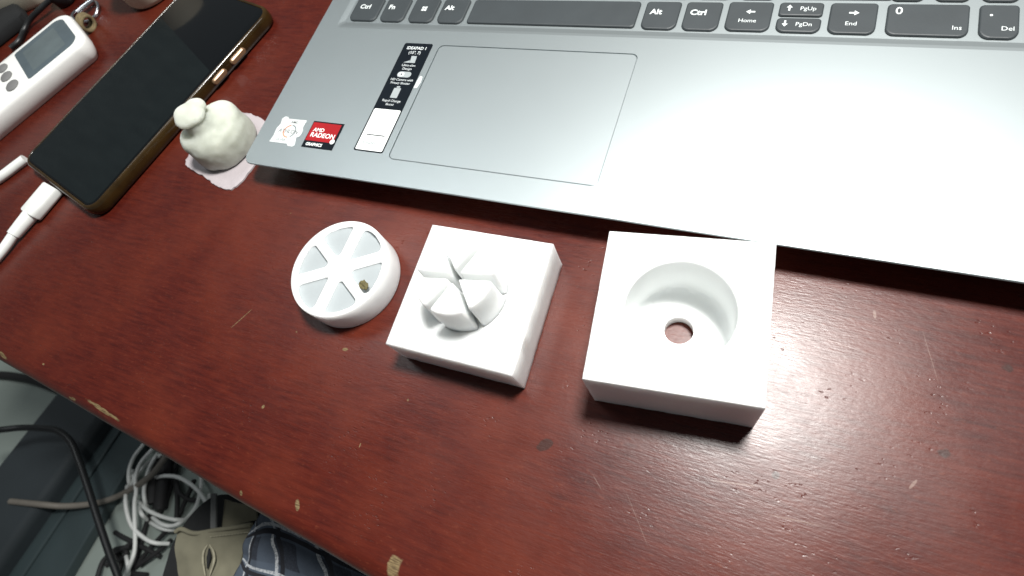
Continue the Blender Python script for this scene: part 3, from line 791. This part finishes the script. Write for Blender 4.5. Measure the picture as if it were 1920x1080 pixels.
white = [[(175, 30), (150, 70), (90, 150), (52, 250), (50, 350), (75, 410)], [(250, 70), (225, 100), (140, 200), (98, 320), (105, 420), (92, 520), (95, 700), (95, 860), (70, 960), (20, 1080)],
         [(330, 120), (300, 140), (230, 170), (165, 230), (95, 330)], [(285, 110), (255, 150), (200, 260), (168, 390), (172, 490), (200, 560)],
         [(250, 315), (330, 300), (430, 310), (530, 365), (600, 430), (655, 505), (675, 450)], [(612, 300), (610, 380), (600, 450), (565, 550), (500, 632)],
         [(122, 500), (200, 570), (300, 615), (400, 640), (500, 645)], [(235, 625), (300, 675), (370, 690), (440, 670), (500, 630)], [(212, 660), (290, 705), (370, 720), (450, 712)],
         [(128, 540), (150, 600), (195, 645)], [(35, 380), (22, 480), (32, 580), (70, 690), (150, 770), (240, 820), (360, 828)], [(20, 900), (40, 990), (50, 1100)], [(75, 260), (85, 330), (60, 420)]]
parts = []
for i, l in enumerate(white):
    n_ = len(l)
    parts.append(tube([U(*z2(x, y), -404 + 5 * math.sin(i * 2.1) + (6 if 0 < j < n_ - 1 else -8)) for j, (x, y) in enumerate(l)], 2.35, 10, 7))
v, f = merge(parts); o = make("cable_coil", v, f, M_cable_w, smooth=True, angle=60)
tag(o, "loose coil of white cable hanging under the desk edge", "cable")
blk = [[(-60, 740), (0, 775), (150, 850), (290, 925)], [(-60, 900), (0, 870), (80, 815), (150, 790)], [(430, 150), (390, 330), (330, 510), (250, 640)], [(405, 330), (425, 470), (420, 640)], [(415, 300), (430, 400), (460, 450), (520, 485), (595, 490)],
       [(560, 330), (500, 470), (430, 630)], [(60, 1090), (120, 900), (180, 690), (215, 600)], [(100, 1010), (200, 880), (340, 730)], [(130, 990), (260, 900), (380, 800)], [(-200, 1100), (-150, 960), (-60, 900), (-10, 960), (-40, 1100)], [(-130, 1000), (-30, 880), (30, 900), (-30, 960), (-70, 880), (60, 850)], [(300, 160), (260, 330), (230, 520)], [(345, 150), (320, 360), (290, 560)], [(40, 1080), (60, 1060), (190, 1070)]]
parts = []
for i, l in enumerate(blk):
    parts.append(tube([U(*z2(x, y), -412 + 3 * math.sin(i * 1.7 + j)) for j, (x, y) in enumerate(l)], 2.9 if i not in (11, 12) else 9.0, 8, 6))
v, f = merge(parts); o = make("black_cable_tangle", v, f, M_rubber, smooth=True, angle=60)
tag(o, "tangle of thin black cables behind the white coil", "cable")

def sheet(name, edge_a, edge_b, mat, parent, z, amp=3.0, th=1.6, nu=28, nv=20, seed=0, uvs=(1, 1), bow=0.0, zfun=None):
    """cloth spanned between two photo curves"""
    A = crom([U(x, y, z) for x, y in edge_a], 10); B = crom([U(x, y, z) for x, y in edge_b], 10)
    def at(C_, t):
        q = t * (len(C_) - 1); i = min(int(q), len(C_) - 2); return C_[i].lerp(C_[i + 1], q - i)
    top = []
    for j in range(nv + 1):
        for i in range(nu + 1):
            s, t = i / nu, j / nv
            p = at(A, s).lerp(at(B, s), t)
            h = amp * (noise.noise(Vector((p.x * .035, p.y * .05, seed))) + .5 * noise.noise(Vector((p.x * .09, p.y * .09, seed + 5)))) + bow * math.sin(math.pi * s) * (1 if True else 0)
            if zfun: h += zfun(s, t)
            top.append(p + Vector((0, 0, h)))
    n = len(top); bot = [p + Vector((0, 0, -th)) for p in top]
    F = []; w1 = nu + 1
    for j in range(nv):
        for i in range(nu):
            a = j * w1 + i; F.append((a, a + 1, a + w1 + 1, a + w1)); F.append((n + a, n + a + w1, n + a + w1 + 1, n + a + 1))
    rim = [j for j in range(nu)] ; 
    for i in range(nu):
        F.append((i, n + i, n + i + 1, i + 1)); a = nv * w1 + i; F.append((a, a + 1, n + a + 1, n + a))
    for j in range(nv):
        a = j * w1; F.append((a, a + w1, n + a + w1, n + a)); a = j * w1 + nu; F.append((a, n + a, n + a + w1, a + w1))
    o = make(name, top + bot, F, mat, parent, smooth=True, angle=50)
    uv = o.data.uv_layers.new(name="UVMap")
    for lp in o.data.loops:
        k_ = lp.vertex_index % n; uv.data[lp.index].uv = ((k_ % w1) / nu * uvs[0], (k_ // w1) / nv * uvs[1])
    return o
kh = thing("khaki_garment", "khaki cloth with a stitched hem and a buttonhole below the desk", "garment", (0, 0, 0))
ZK_ = -165
khe = [(329, 997), (340, 992), (365, 1000), (405, 994), (440, 989), (472, 984)]
sheet("cloth", khe, [(333, 1100), (345, 1130), (370, 1140), (405, 1140), (425, 1135), (436, 1100)], M_khaki, kh, ZK_, 3.0, 2.0, 34, 26, 2)
v, f = tube([U(x, y, ZK_ + 1.2) for x, y in khe], 1.7, 8, 8); make("hem", v, f, M_khaki, kh, smooth=True, angle=70)
sts = []
for i in range(14):
    t = i / 13; x = 394 + (468 - 394) * t; y = 1007 - 9 * t
    a, b = U(x, y, ZK_ + 2.6), U(x + 3.4, y - .4, ZK_ + 2.6); sts.append(tube([a, b], .38, 6))
v, f = merge(sts); make("stitching", v, f, M_khaki2, kh)
for s in (-1, 1):
    v, f = tube([U(391 + s * 2, 1022, ZK_ + 2), U(391 + s * 9, 1034, ZK_ + 2.6), U(391 + s * 10.5, 1052, ZK_ + 2.6), U(391 + s * 4 - 2, 1080, ZK_ + 2)], [.4, .8, .9, .4], 8, 6)
    make("buttonhole_edge", v, f, M_khaki2, kh, smooth=True, angle=70)
v, f = tube([U(392, 1028, ZK_ + 2.4), U(392, 1045, ZK_ + 2.6), U(389, 1066, ZK_ + 2.3)], [.4, 1.7, .5], 8, 6); make("buttonhole_slit", v, f, M_darkcloth, kh, smooth=True, angle=70)
sheet("cloth_fold", [(420, 936), (440, 942), (480, 950)], [(416, 990), (440, 984), (482, 974)], M_khaki, kh, ZK_ - 22, 2.0, 2.0, 16, 10, 4)
sheet("lining", [(300, 1100), (330, 1005), (402, 930), (500, 940)], [(330, 1180), (380, 1160), (440, 1120), (520, 1010)], M_darkcloth, kh, ZK_ - 34, 1.0, 2.0, 24, 12, 6)
sheet("strap", [(395, 925), (404.5, 925)], [(394.5, 1000), (404, 1000)], M_strap, kh, ZK_ - 14, 0.3, 1.6, 4, 10, 8)
pg = sheet("plaid_garment", [(470, 990), (486, 972), (510, 962), (560, 985), (640, 1030), (720, 1075)], [(425, 1120), (450, 1180), (520, 1230), (620, 1260), (720, 1260), (800, 1230)], M_plaid, None, -120, 7.0, 2.0, 60, 40, 3, (1.7, 1.25))
tag(pg, "dark blue plaid cloth with white stripes below the desk edge", "garment")
